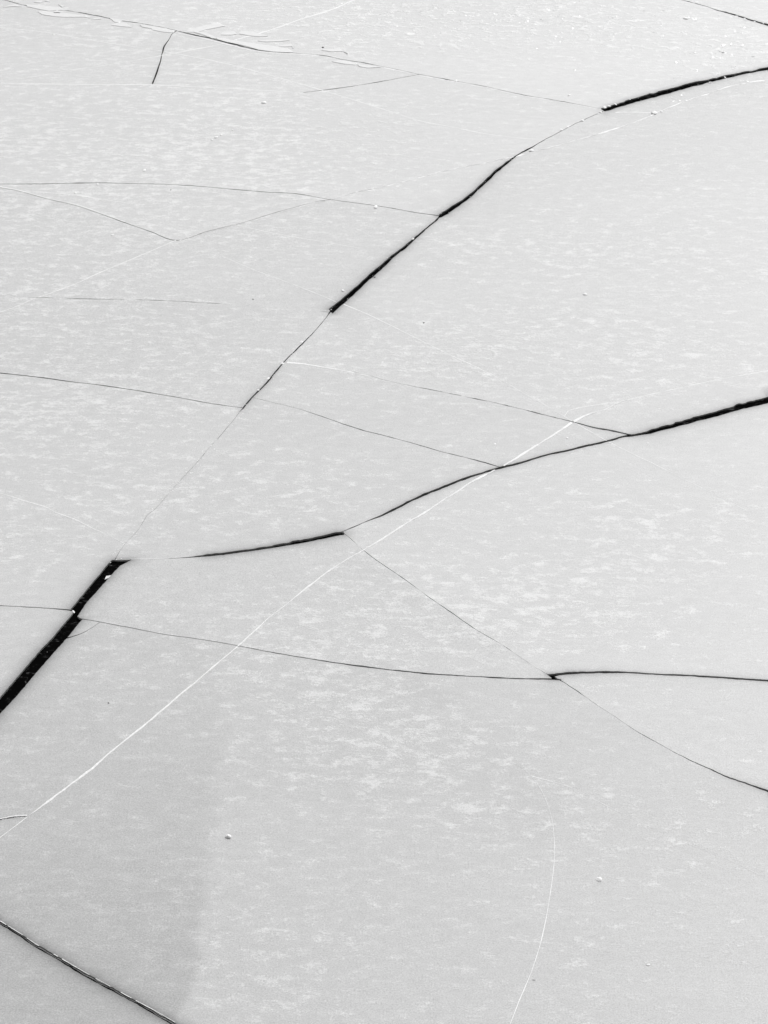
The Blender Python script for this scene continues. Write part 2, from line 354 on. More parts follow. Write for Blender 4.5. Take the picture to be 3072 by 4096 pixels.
BX0, BX1, BY0, BY1 = -24.0, 24.0, 13.0, 95.0
verts = []; cons = []; gapfaces = []
def addloop(Lp):
    Lp = np.asarray(Lp); s = len(verts); n = len(Lp)
    verts.extend([tuple(p) for p in Lp]); cons.extend([(s + i, s + (i + 1) % n) for i in range(n)])
gaptri = []
wsegs = []       # (ax, ay, bx, by, reach, strength)
halo_pts = []
def add_wet(Ag, pxw, mid_v):
    for i in range(len(Ag) - 1):
        w = pxw[min(i, len(pxw) - 1)]
        st = min(.66, max(0, (w - 3.0) / 9)); reach = .025 + .065 * min(1, w / 14)
        if st > 0: wsegs.append((*Ag[i], *Ag[i + 1], reach, st))
for c in CR:
    P = smooth_line(c['p'], 11)
    P[:, 2] *= np.interp(P[:, 2], [0, 1.5, 2.2, 4, 8], [.8, .85, .85, .88, 1])
    kn = np.arange(0, len(P) + 5, 4)
    md = np.interp(np.arange(len(P)), kn, rng.uniform(.35, 1.3, len(kn)))
    thin = np.clip((5 - P[:, 2]) / 3, 0, 1)
    P[:, 2] *= 1 + (md - 1) * thin
    A, B = outline(P, c['jit'] * 1.35)
    nn_ = A - B; nn_ /= np.linalg.norm(nn_, axis=1)[:, None] + 1e-9
    k = 3
    while k < len(P) - 4:                      # chipped notches and teeth on the wide lips
        if P[k, 2] > 7:
            m_ = int(rng.integers(1, 4)); dpt = rng.uniform(-.22, .22) * P[k, 2]
            lo_ = nn_[k:k+m_] * dpt
            if rng.random() < .7: B[k:k+m_] -= lo_
            else: A[k:k+m_] += lo_ * .6
        k += int(rng.integers(2, 7))
    Ag, Bg = extend(ground(A), ground(B), c['ext'])
    ww = P[:, 2]
    if c['ext'][0]: ww = np.r_[ww[0], ww]
    if c['ext'][1]: ww = np.r_[ww, ww[-1]]
    addloop(np.vstack([Ag, Bg[::-1]])); c['AB'] = (Ag, Bg)
    for i in range(len(Ag) - 1): gaptri += [(Ag[i], Ag[i+1], Bg[i]), (Ag[i+1], Bg[i+1], Bg[i])]
    add_wet(Ag, ww, 0); add_wet(Bg, ww, 0)
    d = np.gradient(Ag, axis=0); d /= np.linalg.norm(d, axis=1)[:, None] + 1e-9
    n = np.stack([-d[:, 1], d[:, 0]], 1)
    sgn = np.sign(((Ag - Bg) * n).sum(1))[:, None] * n
    sel = ww > 2.6
    for r in (.012, .03, .06, .11, .2):
        stp = 1 if r < .1 else 2
        halo_pts.append((Ag + sgn * r)[sel][::stp]); halo_pts.append((Bg - sgn * r)[sel][::stp])
# big lead
LD = np.hstack([LEADD, np.ones((len(LEADD), 1))])
pl = []
for i in range(len(LD)):
    a = LD[i]; b = LD[(i + 1) % len(LD)]; L_ = np.hypot(*(b - a)[:2]); k = max(1, int(L_ / 9))
    for j in range(k):
        q = a[:2] + (b - a)[:2] * j / k
        if j: q = q + rng.normal(size=2) * .45
        pl.append(q)
pl = np.array(pl)
pg = ground(pl)
JN = np.array([(2186,2697),(2211,2695.5),(2232,2692),(2253,2690.5),(2253,2699),(2235,2702),(2220.5,2705),(2222,2709),(2230,2714),(2240,2719),(2222,2718.5),(2203,2718.5),(2206,2712),(2198,2706.5)], float)
jg = ground(JN + rng.normal(size=JN.shape) * .25)
# stretch the off-picture end further out
far = pl[:, 0] < -60
dirv = (G1(-90, 2930) - G1(148, 2640)); dirv /= np.linalg.norm(dirv)
pg[far] += dirv * 25
addloop(pg)
from mathutils.geometry import tessellate_polygon
for t in tessellate_polygon([[Vector((p[0], p[1], 0)) for p in pg]]): gaptri.append(tuple(pg[k] for k in t))
addloop(jg)
for t in tessellate_polygon([[Vector((p[0], p[1], 0)) for p in jg]]): gaptri.append(tuple(jg[k] for k in t))
for i in range(len(jg)): wsegs.append((*jg[i], *jg[(i + 1) % len(jg)], .06, .55))
for i in range(len(pg)):
    a = pg[i]; b = pg[(i + 1) % len(pg)]
    wsegs.append((*a, *b, .095, .66))
    t = b - a; L_ = np.linalg.norm(t)
    if 1e-6 < L_ < 1:
        nn = np.array([-t[1], t[0]]) / L_
        for r in (.012, .03, .06, .11, .2):
            halo_pts.append(((a + nn * r)[None])); halo_pts.append(((a - nn * r)[None]))
ngap = len(gapfaces)
s = len(verts); verts += [(BX0, BY0), (BX1, BY0), (BX1, BY1), (BX0, BY1)]
cons += [(s, s + 1), (s + 1, s + 2), (s + 2, s + 3), (s + 3, s)]
# interior points
hp = np.vstack(halo_pts)
gx, gy = np.meshgrid(np.arange(BX0 + .5, BX1, .8), np.arange(BY0 + .5, BY1, .8))
gp = np.stack([gx.ravel(), gy.ravel()], 1) + rng.uniform(-.25, .25, (gx.size, 2))
gx, gy = np.meshgrid(np.arange(-6.5, 0, .16), np.arange(19, 36, .25))
gp2 = np.stack([gx.ravel(), gy.ravel()], 1) + rng.uniform(-.05, .05, (gx.size, 2))
for q in (hp, gp, gp2):
    q = q[(q[:, 0] > BX0 + .1) & (q[:, 0] < BX1 - .1) & (q[:, 1] > BY0 + .1) & (q[:, 1] < BY1 - .1)]
    verts += [tuple(p) for p in q]
print("cdt input", len(verts), flush=True)
res = delaunay_2d_cdt([Vector(v) for v in verts], cons, [], 0, 1e-6)
V = np.array([(v.x, v.y) for v in res[0]]); F = res[2]; OF = res[5]
print("cdt output", len(V), len(F), flush=True)
FA = np.array([f for f in F])
cen = V[FA].mean(1)
inside = (cen[:, 0] > BX0) & (cen[:, 0] < BX1) & (cen[:, 1] > BY0) & (cen[:, 1] < BY1)
isgap = np.zeros(len(FA), bool)
xs = np.argsort(cen[:, 0]); cx = cen[xs, 0]
for (a, b, c) in gaptri:
    lo, hi = min(a[0], b[0], c[0]), max(a[0], b[0], c[0])
    k = xs[np.searchsorted(cx, lo):np.searchsorted(cx, hi, 'right')]
    if not len(k): continue
    k = k[(cen[k, 1] >= min(a[1], b[1], c[1])) & (cen[k, 1] <= max(a[1], b[1], c[1]))]
    if not len(k): continue
    p = cen[k]
    s1 = (b[0]-a[0])*(p[:,1]-a[1])-(b[1]-a[1])*(p[:,0]-a[0]); s2 = (c[0]-b[0])*(p[:,1]-b[1])-(c[1]-b[1])*(p[:,0]-b[0]); s3 = (a[0]-c[0])*(p[:,1]-c[1])-(a[1]-c[1])*(p[:,0]-c[0])
    isgap[k[((s1 >= 0) & (s2 >= 0) & (s3 >= 0)) | ((s1 <= 0) & (s2 <= 0) & (s3 <= 0))]] = True
solid = inside & ~isgap
# components
edge = {}
for fi in np.nonzero(solid)[0]:
    f = FA[fi]
    for k in range(3):
        e = (min(f[k], f[(k+1) % 3]), max(f[k], f[(k+1) % 3])); edge.setdefault(e, []).append(fi)
comp = -np.ones(len(FA), int); nc = 0
adj = {}
for e, l in edge.items():
    if len(l) == 2: adj.setdefault(l[0], []).append(l[1]); adj.setdefault(l[1], []).append(l[0])
for fi in np.nonzero(solid)[0]:
    if comp[fi] >= 0: continue
    st = [fi]; comp[fi] = nc
    while st:
        x = st.pop()
        for y in adj.get(x, ()):
            if comp[y] < 0: comp[y] = nc; st.append(y)
    nc += 1
def tri_area(f): a, b, c = V[f]; return abs((b[0]-a[0])*(c[1]-a[1]) - (b[1]-a[1])*(c[0]-a[0])) / 2
areas = np.zeros(nc)
TA = np.abs((V[FA[:,1],0]-V[FA[:,0],0])*(V[FA[:,2],1]-V[FA[:,0],1]) - (V[FA[:,1],1]-V[FA[:,0],1])*(V[FA[:,2],0]-V[FA[:,0],0])) / 2
for fi in np.nonzero(solid)[0]: areas[comp[fi]] += TA[fi]
def comp_at(u, v):
    p = G1(u, v)
    d = ((cen[solid] - p) ** 2).sum(1)
    idx = np.nonzero(solid)[0]
    for k in np.argsort(d)[:60]:
        f = FA[idx[k]]; a, b, c = V[f]
        s1 = (b[0]-a[0])*(p[1]-a[1])-(b[1]-a[1])*(p[0]-a[0]); s2 = (c[0]-b[0])*(p[1]-b[1])-(c[1]-b[1])*(p[0]-b[0]); s3 = (a[0]-c[0])*(p[1]-c[1])-(a[1]-c[1])*(p[0]-c[0])
        if (s1 >= 0 and s2 >= 0 and s3 >= 0) or (s1 <= 0 and s2 <= 0 and s3 <= 0): return comp[idx[k]]
    return comp[idx[np.argmin(d)]]

# ------------------------------------------------------------------ per vertex attributes
px = np.zeros((len(V), 2))                    # where each ice vertex lies in the survey sheet
dz = -CAM_H; dep = V[:, 1] * CP - dz * SP
px[:, 0] = V[:, 0] / dep / T + 1536
px[:, 1] = 2048 - (V[:, 1] * SP + dz * CP) / dep / T
WS = np.array(wsegs)
wet = np.zeros(len(V)); near = np.full(len(V), 9.0)
for s in range(0, len(V), 2000):
    p = V[s:s+2000]
    a = WS[:, 0:2][None]; b = WS[:, 2:4][None]; ab = b - a
    t = ((p[:, None] - a) * ab).sum(2) / ((ab ** 2).sum(2) + 1e-12); t = np.clip(t, 0, 1)
    d = np.linalg.norm(p[:, None] - (a + ab * t[..., None]), axis=2)
    wet[s:s+2000] = (WS[:, 5][None] * np.exp(-(d / WS[:, 4][None]) ** 1.0)).max(1)
    near[s:s+2000] = (d / np.maximum(.15, WS[:, 5][None])).min(1)
def blobs(L_):
    r = np.zeros(len(V))
    for (u, v, ru, rv, w) in L_: r += w * np.exp(-((px[:, 0]-u)/ru)**2 - ((px[:, 1]-v)/rv)**2)
    return r
frost = .62 + .75 * blobs([(500,560,650,330,.7),(300,1000,500,200,.5),(300,1500,500,300,.5),(300,1950,450,260,.5),(1100,700,300,200,.3),(1600,2950,420,330,.85),(1350,2700,300,150,.5),(2000,2450,500,180,.6),(2700,2300,500,260,.4),
                     (2500,1350,700,250,.3),(1750,1400,300,130,.5),(900,3150,200,200,.4),(2200,3300,500,300,.25),(1700,1850,250,200,.1),(800,2300,400,200,-.15),(300,2800,400,300,-.15),(2500,400,900,350,-.35),(1700,700,300,150,-.1),(2800,1750,400,160,-.3),(1900,1700,500,130,-.35),(2600,2900,400,100,-.35),(1800,250,500,90,-.4)])
frost = np.clip(frost, 0, 1.25) * (1 - np.exp(-near / .35))
rip = np.clip(blobs([(1480,560,260,150,.55),(1650,90,620,120,1.0),(2300,60,400,100,.8),(2900,200,400,140,.8),(1750,1430,330,110,.6),(1100,420,250,80,.2),(2500,1300,700,300,.14),(1000,40,350,60,.4)]), 0, 1) + .05
# darker, less flecked patch on the lower left, fading out upwards
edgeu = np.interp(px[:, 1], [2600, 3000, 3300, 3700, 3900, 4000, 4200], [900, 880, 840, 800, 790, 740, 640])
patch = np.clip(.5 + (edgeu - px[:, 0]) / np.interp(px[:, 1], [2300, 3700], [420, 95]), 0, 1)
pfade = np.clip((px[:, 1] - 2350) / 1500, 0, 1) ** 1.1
# thin old crack arc: the ice inside it is a little duller
ARC = smooth_line(tp(6, (0,655,1),(100,700,1),(200,760,1),(300,830,1),(400,905,1),(480,970,1),(550,1040,1),(600,1095,1),8,(650,50,1),(690,115,1),(715,180,1),(730,250,1)), 20)
AG = ground(ARC[:, :2]); dul = np.zeros(len(V))
for i in range(len(AG) - 1):
    a, b = AG[i], AG[i+1]; ab = b - a
    t = np.clip(((V - a) * ab).sum(1) / (ab @ ab), 0, 1); q = V - a - ab * t[:, None]
    d = np.linalg.norm(q, axis=1); side = ab[0] * q[:, 1] - ab[1] * q[:, 0]
    dul = np.maximum(dul, np.where(side < 0, np.exp(-d / .25), 0))

# ------------------------------------------------------------------ floes
LABELS = [
 ((1500,100), "far sheet of rippled ice beyond the ridge of rafted slabs"),
 ((3000,30), "far corner of ice behind the dark hairline crack at the top right"),
 ((300,500), "frost-flecked ice sheet below the far ridge, split near its top by a short jagged crack"),
 ((700,860), "narrow wedge of ice whose lower edge comes to a V-shaped point"),
 ((500,1100), "grey ice sheet under the V-shaped crack, left of the long diagonal crack"),
 ((500,1400), "frost-mottled ice sheet between two hairline cracks at mid left"),
 ((500,1800), "frost-mottled ice sheet left of the dashed hairline, above the widest black lead"),
 ((60,2600), "pale ice corner left of the widest black lead, below a thin dark crack"),
 ((2300,1200), "large pale ice sheet right of the long diagonal crack, under the healed white seam"),
 ((1900,1750), "tapering ice strip between two dark cracks, crossed near its tip by the white seam"),
 ((1100,1900), "ice sheet above the curved black lead, right of the dashed hairline"),
 ((2500,2200), "large pale ice sheet below the right-hand black lead"),
 ((1000,2450), "ice floe bounded by the curved black lead, crossed by a long white seam"),
 ((2700,2850), "smooth ice wedge at right between a dark crack and a thin curved crack"),
 ((1500,3500), "broad foreground ice sheet with a white seam and a curved white hairline"),
 ((200,4000), "corner of ice below the dark diagonal crack at bottom left"),
 ((330,2515), "small triangular piece of ice beside the widest black lead"),
]
lab = {}
for (uv, l) in LABELS:
    c = comp_at(*uv)
    if c in lab: print("LABEL CLASH", uv, l, '|', lab[c])
    else: lab[c] = l
THICK = .16
TONES = {'far sheet of': .08, 'far corner o': .08, 'frost-flecke': .05, 'narrow wedge': .04, 'grey ice she': .02, 'frost-mottle': .01,  'large pale i': .02, 'broad foregr': -.045, 'corner of ic': -.055, 'ice floe bou': -.012, 'smooth ice w': -.01}  # far ice frostier; brightening of the light towards the top also put into colour
floes = {}
order = np.argsort(-areas)
for c in order:
    if areas[c] < 2e-4: continue
    fl = np.nonzero(comp == c)[0]
    ids = np.unique(FA[fl]); remap = {int(v): i for i, v in enumerate(ids)}
    n = len(ids)
    zo = rng.uniform(-.004, .004)
    vz = [(V[i, 0], V[i, 1], zo) for i in ids]
    faces = []
    border = {}
    for fi in fl:
        f = [remap[int(x)] for x in FA[fi]]
        a, b, d_ = (V[ids[f[0]]], V[ids[f[1]]], V[ids[f[2]]])
        if (b[0]-a[0])*(d_[1]-a[1]) - (b[1]-a[1])*(d_[0]-a[0]) < 0: f = f[::-1]
        faces.append(tuple(f))
        for k in range(3):
            e = (f[k], f[(k+1) % 3])
            if (e[1], e[0]) in border: del border[(e[1], e[0])]
            else: border[e] = 1
    ntop = len(faces)
    low = {}
    for (a, b) in border:
        for x in (a, b):
            if x not in low: low[x] = len(vz); vz.append((vz[x][0], vz[x][1], -THICK))
        faces.append((b, a, low[a], low[b]))
    ctr = V[ids].mean(0)
    midx = [0] * ntop + [1] * (len(faces) - ntop)
    big = c in lab
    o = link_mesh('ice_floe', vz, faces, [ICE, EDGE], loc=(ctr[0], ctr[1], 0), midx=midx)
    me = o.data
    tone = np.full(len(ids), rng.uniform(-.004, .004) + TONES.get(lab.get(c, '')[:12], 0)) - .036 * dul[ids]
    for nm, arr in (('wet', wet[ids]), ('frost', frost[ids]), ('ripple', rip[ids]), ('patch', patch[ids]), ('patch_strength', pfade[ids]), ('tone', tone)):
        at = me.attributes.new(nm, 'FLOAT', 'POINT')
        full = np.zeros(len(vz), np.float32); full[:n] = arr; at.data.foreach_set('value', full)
    if big: tag(o, lab[c], 'ice floe')
    else:
        pc = px[ids].mean(0); print("small comp", c, areas[c], pc.round())
        tag(o, 'outlying piece of flat ice beyond the cracked sheets', 'ice floe', 'outlying ice pieces')
    floes[c] = o
    o['top'] = zo
for o in floes.values(): 
    if 'top' in o.keys(): o['_'] = 0; del o['_']

# water under everything, and the unbroken ice beyond the surveyed floes
w = link_mesh('water', [(-600,-100,-.03),(600,-100,-.03),(600,1500,-.03),(-600,1500,-.03)], [(0,1,2,3)], WATER)
tag(w, kind='structure')
ring = [(-600,-100,0),(600,-100,0),(600,1500,0),(-600,1500,0),(BX0-.02,BY0-.02,0),(BX1+.02,BY0-.02,0),(BX1+.02,BY1+.02,0),(BX0-.02,BY1+.02,0)]
rg = link_mesh('frozen_sea', ring, [(0,1,5,4),(1,2,6,5),(2,3,7,6),(3,0,4,7)], ICE)
tag(rg, kind='structure')
for nm, val in (('frost', .6), ('ripple', .2)):
    at = rg.data.attributes.new(nm, 'FLOAT', 'POINT'); at.data.foreach_set('value', [val] * 8)

# ------------------------------------------------------------------ healed seams, cut where they pass from floe to floe
idx_solid = np.nonzero(solid)[0]
cs = cen[idx_solid]
TRI = V[FA[idx_solid]]
tmin = TRI.min(1); tmax = TRI.max(1)
def locate(p):
    m = np.nonzero((tmin[:,0] <= p[0]) & (tmax[:,0] >= p[0]) & (tmin[:,1] <= p[1]) & (tmax[:,1] >= p[1]))[0]
    for k in m:
        a, b, c = TRI[k]
        s1 = (b[0]-a[0])*(p[1]-a[1])-(b[1]-a[1])*(p[0]-a[0]); s2 = (c[0]-b[0])*(p[1]-b[1])-(c[1]-b[1])*(p[0]-b[0]); s3 = (a[0]-c[0])*(p[1]-c[1])-(a[1]-c[1])*(p[0]-c[0])
        if (s1 >= 0 and s2 >= 0 and s3 >= 0) or (s1 <= 0 and s2 <= 0 and s3 <= 0): return int(comp[idx_solid[k]])
    return -1
for s_ in SE:
    P = smooth_line(s_['p'], 9)
    P[:, 2] *= np.interp(P[:, 2], [0, 2.5, 4, 9], [.92, .92, .88, .85])
    P[:, 2] *= np.interp(np.arange(len(P)), np.arange(0, len(P) + 6, 5), rng.uniform(.65, 1.2, len(np.arange(0, len(P) + 6, 5))))
    A, B = outline(P, s_['jit'] * 1.3)
    Ag, Bg = ground(A), ground(B)
    if s_['ext'][0] or s_['ext'][1]:
        Ag, Bg = extend(Ag, Bg, s_['ext'], 7.0)
    M = (Ag + Bg) / 2
    own = [locate((M[i] + M[i+1]) / 2) for i in range(len(M) - 1)]
    # short misses over a crack are bridged by keeping neighbours
    i = 0
    prof = ([(0, 0), (.12, .9), (.3, 1), (.45, .25), (.58, .2), (.72, 1), (.88, .9), (1, 0)] if s_['double'] else [(0, 0), (.25, .85), (.5, 1), (.75, .85), (1, 0)])
    while i < len(own):
        if own[i] < 0 or own[i] not in floes: i += 1; continue
        j = i
        while j + 1 < len(own) and own[j+1] == own[i]: j += 1
        if j - i >= 1:
            fo = floes[own[i]]; zt = fo['top']
            vs = []; fs = []
            for k in range(i, j + 2):
                hh = (.45 if s_['double'] else .3) * s_['h'] * (0.75 + .5 * noise.noise((k * .7, s_['h'] * 900, 3.0)) + rng.uniform(-.15, .15))
                for (a, z) in prof:
                    q = Ag[k] * (1 - a) + Bg[k] * a
                    vs.append((q[0], q[1], zt + .001 + hh * z))
            m = len(prof)
            for k in range(j + 1 - i):
                for a in range(m - 1):
                    fs.append((k*m+a, k*m+a+1, (k+1)*m+a+1, (k+1)*m+a))
            ctr = M[(i + j) // 2]
            link_mesh('healed_seam', vs, fs, SEAM, parent=fo, loc=(ctr[0], ctr[1], zt))
        i = j + 1

# ------------------------------------------------------------------ grey ice refrozen inside some cracks
REF = simple("refrozen_grey_ice", 0.17, 0.5, 0.3, 38, 0.12, 0.004)
def refrozen(ci, f0, f1, z, label, a=0.0, b=1.0):
    A_, B_ = CR[ci]['AB']; n = len(A_); A_ = A_[int(a*n):int(b*n)]; B_ = B_[int(a*n):int(b*n)]
    up = A_[:, 1].mean() > B_[:, 1].mean()
    if not up: A_, B_ = B_, A_
    vs = []; fs = []; rr = random.Random(ci)
    for k in range(len(A_)):
        g0 = f0; g1 = f1 + .22 * noise.noise((k * .23, ci * 3.1, .5)) + rr.uniform(-.03, .03)
        for g in (g0, min(g1, 1)):
            q = A_[k] * (1 - g) + B_[k] * g; vs.append((q[0], q[1], z))
    for k in range(len(A_) - 1): fs.append((2*k, 2*k+1, 2*k+3, 2*k+2))
    c_ = A_[len(A_)//2]
    tag(link_mesh('refrozen_ice', vs, fs, REF, loc=(c_[0], c_[1], z)), label, 'crack ice', 'grey ice refrozen inside cracks')
for i_, c_ in enumerate(CR): c_['i'] = i_
def find(u, v): return min(range(len(CR)), key=lambda i: min(np.hypot(p[0]-u, p[1]-v) for p in CR[i]['p']))
refrozen(find(417, 3940), 0, .45, -.012, "grey refrozen ice lining the dark diagonal crack at bottom left")
refrozen(find(2023, 1855), 0, .5, -.014, "mottled grey ice inside the crack running up to the right-hand black lead", .0, .55)
refrozen(find(1100, 1430), 0, .3, -.014, "grey ice inside the thin lower stretch of the long diagonal crack", .1, .45)

# ------------------------------------------------------------------ rafted slabs on the far ridge
def slab(pts, label, z0=.002, th=.005, lift=(0, 0.004), sc=.3617, off=(600, 60)):
    """thin plate, its outline surveyed on the ice; the far side is a little raised"""
    P = np.array(pts, float) * sc + np.array(off)
    Q = []
    for i in range(len(P)):
        a, b = P[i], P[(i+1) % len(P)]; k = max(1, int(np.hypot(*(b-a)) / 6))
        for j in range(k):
            q = a + (b - a) * j / k
            if j: q = q + rng.normal(size=2) * .25
            Q.append(q)
    Gd = ground(Q); n = len(Gd); c = Gd.mean(0)
    ar = sum(Gd[i][0]*Gd[(i+1)%n][1] - Gd[(i+1)%n][0]*Gd[i][1] for i in range(n))
    if ar < 0: Gd = Gd[::-1]
    y0, y1 = Gd[:,1].min(), Gd[:,1].max(); x0, x1 = Gd[:,0].min(), Gd[:,0].max()
    zz = z0 + lift[1] * (Gd[:,1]-y0)/(y1-y0+1e-6) + lift[0] * (Gd[:,0]-x0)/(x1-x0+1e-6)
    top = [(g[0], g[1], z + th) for g, z in zip(Gd, zz)]; bot = [(g[0], g[1], z) for g, z in zip(Gd, zz)]
    inn = [(c[0] + (g[0]-c[0])*.965, c[1] + (g[1]-c[1])*.94, z + th + .001) for g, z in zip(Gd, zz)]
    fs = [tuple(range(2*n, 3*n))] + [(i, (i+1)%n, 2*n+(i+1)%n, 2*n+i) for i in range(n)] + [(n+i, n+(i+1)%n, (i+1)%n, i) for i in range(n)] + [tuple(range(2*n-1, n-1, -1))]
    o = link_mesh('ice_slab', top + bot + inn, fs, [SLAB, SLABEDGE], loc=(c[0], c[1], 0), midx=[0] + [1]*n + [1]*n + [0])
    tag(o, label, 'ice slab', 'thin ice slabs rafted along the far ridge')
L4 = dict(sc=.4219, off=(0, 0)); R2 = dict(sc=.3617, off=(1000, 80))
slab([(370,190),(500,145),(740,90),(775,100),(830,125),(740,142),(640,160),(530,190)], "largest rafted slab, pointed at both ends, behind the ridge right of the jagged crack")
slab([(785,210),(815,187),(925,183),(960,215),(890,224),(790,222)], "small trapezoid slab lying between the largest slab and the white seam", lift=(0, .005))
slab([(985,210),(1010,178),(1100,185),(1200,205),(1305,237),(1150,237),(1050,222)], "blunt-ended long slab lying under the thin white seam behind the ridge")
slab([(1190,287),(1300,278),(1500,275),(1545,282),(1430,295),(1250,298)], "thin flat sliver slab lying level behind the ridge, right of the white seam", lift=(0, .003))
slab([(1415,352),(1470,332),(1550,322),(1578,347),(1500,353)], "short wedge slab touching the right end of the longest rafted plate")
slab([(1572,347),(1606,343),(1586,372),(1574,366)], "tiny bright upturned chip at the tip of the short wedge slab", lift=(.012, .0))
slab([(740,253),(920,283),(1150,318),(1420,353),(1520,373),(1588,412),(1500,415),(1350,406),(1200,386),(1100,357),(1000,331),(830,297),(745,272)], "longest rafted plate, pushed lengthways over the ridge crack", lift=(0, .004))
slab([(0,134),(100,138),(180,150),(250,175),(268,198),(150,190),(30,168)], "rounded slab end resting at the top of the jagged crack", lift=(0, .004))
slab([(480,188),(560,190),(640,207),(745,256),(690,262),(600,225)], "curved sliver slab just under the largest slab, on the ridge", lift=(0, .003))
slab([(245,46),(400,55),(560,73),(640,100),(560,98),(460,105),(380,90),(262,66)], "long tapering slab at the far left, nearest the top of the ridge", **L4)
slab([(360,114),(420,108),(530,118),(640,128),(810,152),(856,174),(800,163),(600,164),(500,156),(400,140)], "long slab left of the bright chip, in front of the ridge crack", **L4)
slab([(508,124),(545,103),(577,125)], "small triangular slab on the back edge of the long front slab", z0=.02, **L4)
slab([(860,190),(900,173),(945,170),(957,183)], "small slab midway between the long front slab and the folded triangle", **L4)
slab([(1035,172),(1165,195),(1125,215),(1088,212)], "triangular slab with a bright corner pointing down to the crescent slab", **L4)
slab([(1055,241),(1120,217),(1200,225),(1247,260),(1150,253)], "crescent slab with a pointed right end, in front of the ridge", **L4)
slab([(1325,238),(1400,247),(1500,262),(1440,272),(1345,258)], "narrow slab just left of the rounded slab end", lift=(0,.01), **L4)
slab([(550,45),(617,58),(590,69)], "little triangular slab alone behind the far left slab", **L4)
slab([(320,23),(370,10),(422,15),(380,29)], "low flat slab near the top edge, beside a peaked chip", **L4)
slab([(424,14),(458,4),(476,21)], "peaked chip right of the low flat slab near the top edge", **L4)
slab([(28,72),(90,50),(140,46),(204,67),(120,62)], "boomerang-shaped slab lying at the far left", **L4)
slab([(790,337),(850,325),(990,322),(1032,347),(900,352)], "half-round slab lying behind the ridge near a dark twig", **R2)
slab([(1032,352),(1070,347),(1084,382),(1060,366)], "small upturned chip right of the half-round slab", lift=(.012, 0), **R2)
slab([(905,461),(1040,450),(1187,485),(1162,499),(1000,482)], "slab with a bright right corner lying in front of the ridge crack", lift=(0, .004), **R2)
slab([(1190,497),(1300,504),(1450,525),(1300,532),(1210,517)], "faint long slab trailing from the bright-cornered slab", lift=(0,.008), **R2)
# extra slab inside the black lead
slab([(905,470),(918,440),(932,412),(985,404),(1040,400),(1005,428),(960,448)], "small grey shard frozen into the head of the widest black lead", z0=-.028, th=.006, lift=(0, .004), sc=400/1659, off=(200, 2200))
bpy.data.objects[[o.name for o in bpy.data.objects if o.get('label','').startswith('small grey shard')][0]]['group'] = 'shards in the leads'

# ------------------------------------------------------------------ snow chunks, chips, grit
def lump(name, u, v, wpx, hpx, label, cat, m=SNOW, z=0.0, seed=0, ang=False, tall=1.0, group=None):
    p = G1(u, v); s = mpp(u, v)
    bm = bmesh.new(); bmesh.ops.create_icosphere(bm, subdivisions=3 if not ang else 2, radius=1)
    r = random.Random(seed + int(u))
    for vt in bm.verts:
        n_ = noise.noise(vt.co * 1.3 + Vector((u, v, seed)) * .37)
        n2_ = noise.noise(vt.co * 3.7 + Vector((v, u, seed)) * .21)
        vt.co *= 1 + .28 * n_ + .12 * n2_ + (r.uniform(-.1, .1) if ang else 0)
    sd_ = CAM_H / math.hypot(CAM_H, p[1], p[0])
    a = wpx * s / 2; b_ = hpx * s / sd_ / 2 * (.85 if tall == 1 else .6); h = min(a, b_) * .34 * tall
    for vt in bm.verts:
        vt.co.x *= a; vt.co.y *= b_; vt.co.z = max(vt.co.z * h + h * .25, -.004)
    bm.normal_update()
    me = bpy.data.meshes.new(name); bm.to_mesh(me); bm.free(); me.materials.append(m)
    if not ang: me.polygons.foreach_set('use_smooth', [True] * len(me.polygons))
    o = bpy.data.objects.new(name, me); scene.collection.objects.link(o)
    o.location = (p[0], p[1], z); o.rotation_euler.z = r.uniform(-.5, .5)
    tag(o, label, cat, group); return o
CH = 'snow chunks lying on the ice'
lump('snow_chunk', 914, 3348, 25, 20, "rounded white snow chunk casting a shadow, by the duller ice at lower left", 'snow chunk', group=CH, tall=2.0)
lump('snow_chunk', 2397, 3518, 24, 19, "angular white ice lump on the foreground ice at right", 'ice lump', ang=True, group=CH, seed=3)
lump('snow_chunk', 2593, 3859, 16, 8, "small low white lump, nearest to the bottom right corner", 'ice lump', ang=True, group=CH, seed=5)
lump('snow_chunk', 577, 682, 12, 11, "small round snow chunk above the first hairline crack at left", 'snow chunk', group=CH)
lump('snow_chunk', 449, 940, 9, 8, "small snow chunk inside the area below the V-shaped crack's left arm", 'snow chunk', group=CH)
lump('snow_chunk', 1055, 411, 22, 9, "flat white chip on the ice under the faint horizontal seam", 'ice chip', ang=True, group=CH)
lump('snow_chunk', 2340, 1177, 16, 9, "lone white chip on the large pale sheet at mid right", 'ice chip', ang=True, group=CH)
lump('snow_chunk', 1979, 1777, 8, 9, "tiny white lump on the tapering ice strip left of the white seam", 'ice lump', group=CH)
lump('snow_chunk', 2269, 1752, 10, 7, "tiny white lump right of the white seam where the cracks converge", 'ice lump', group=CH)
lump('snow_chunk', 390, 737, 9, 8, "crumb of snow resting on the first long hairline crack", 'snow chunk', group=CH)
lump('snow_chunk', 1503, 828, 14, 13, "white snow lump beside the dark diagonal crack where a hairline joins it", 'snow chunk', group=CH)
CB = 'snow crumbs along the cracks'
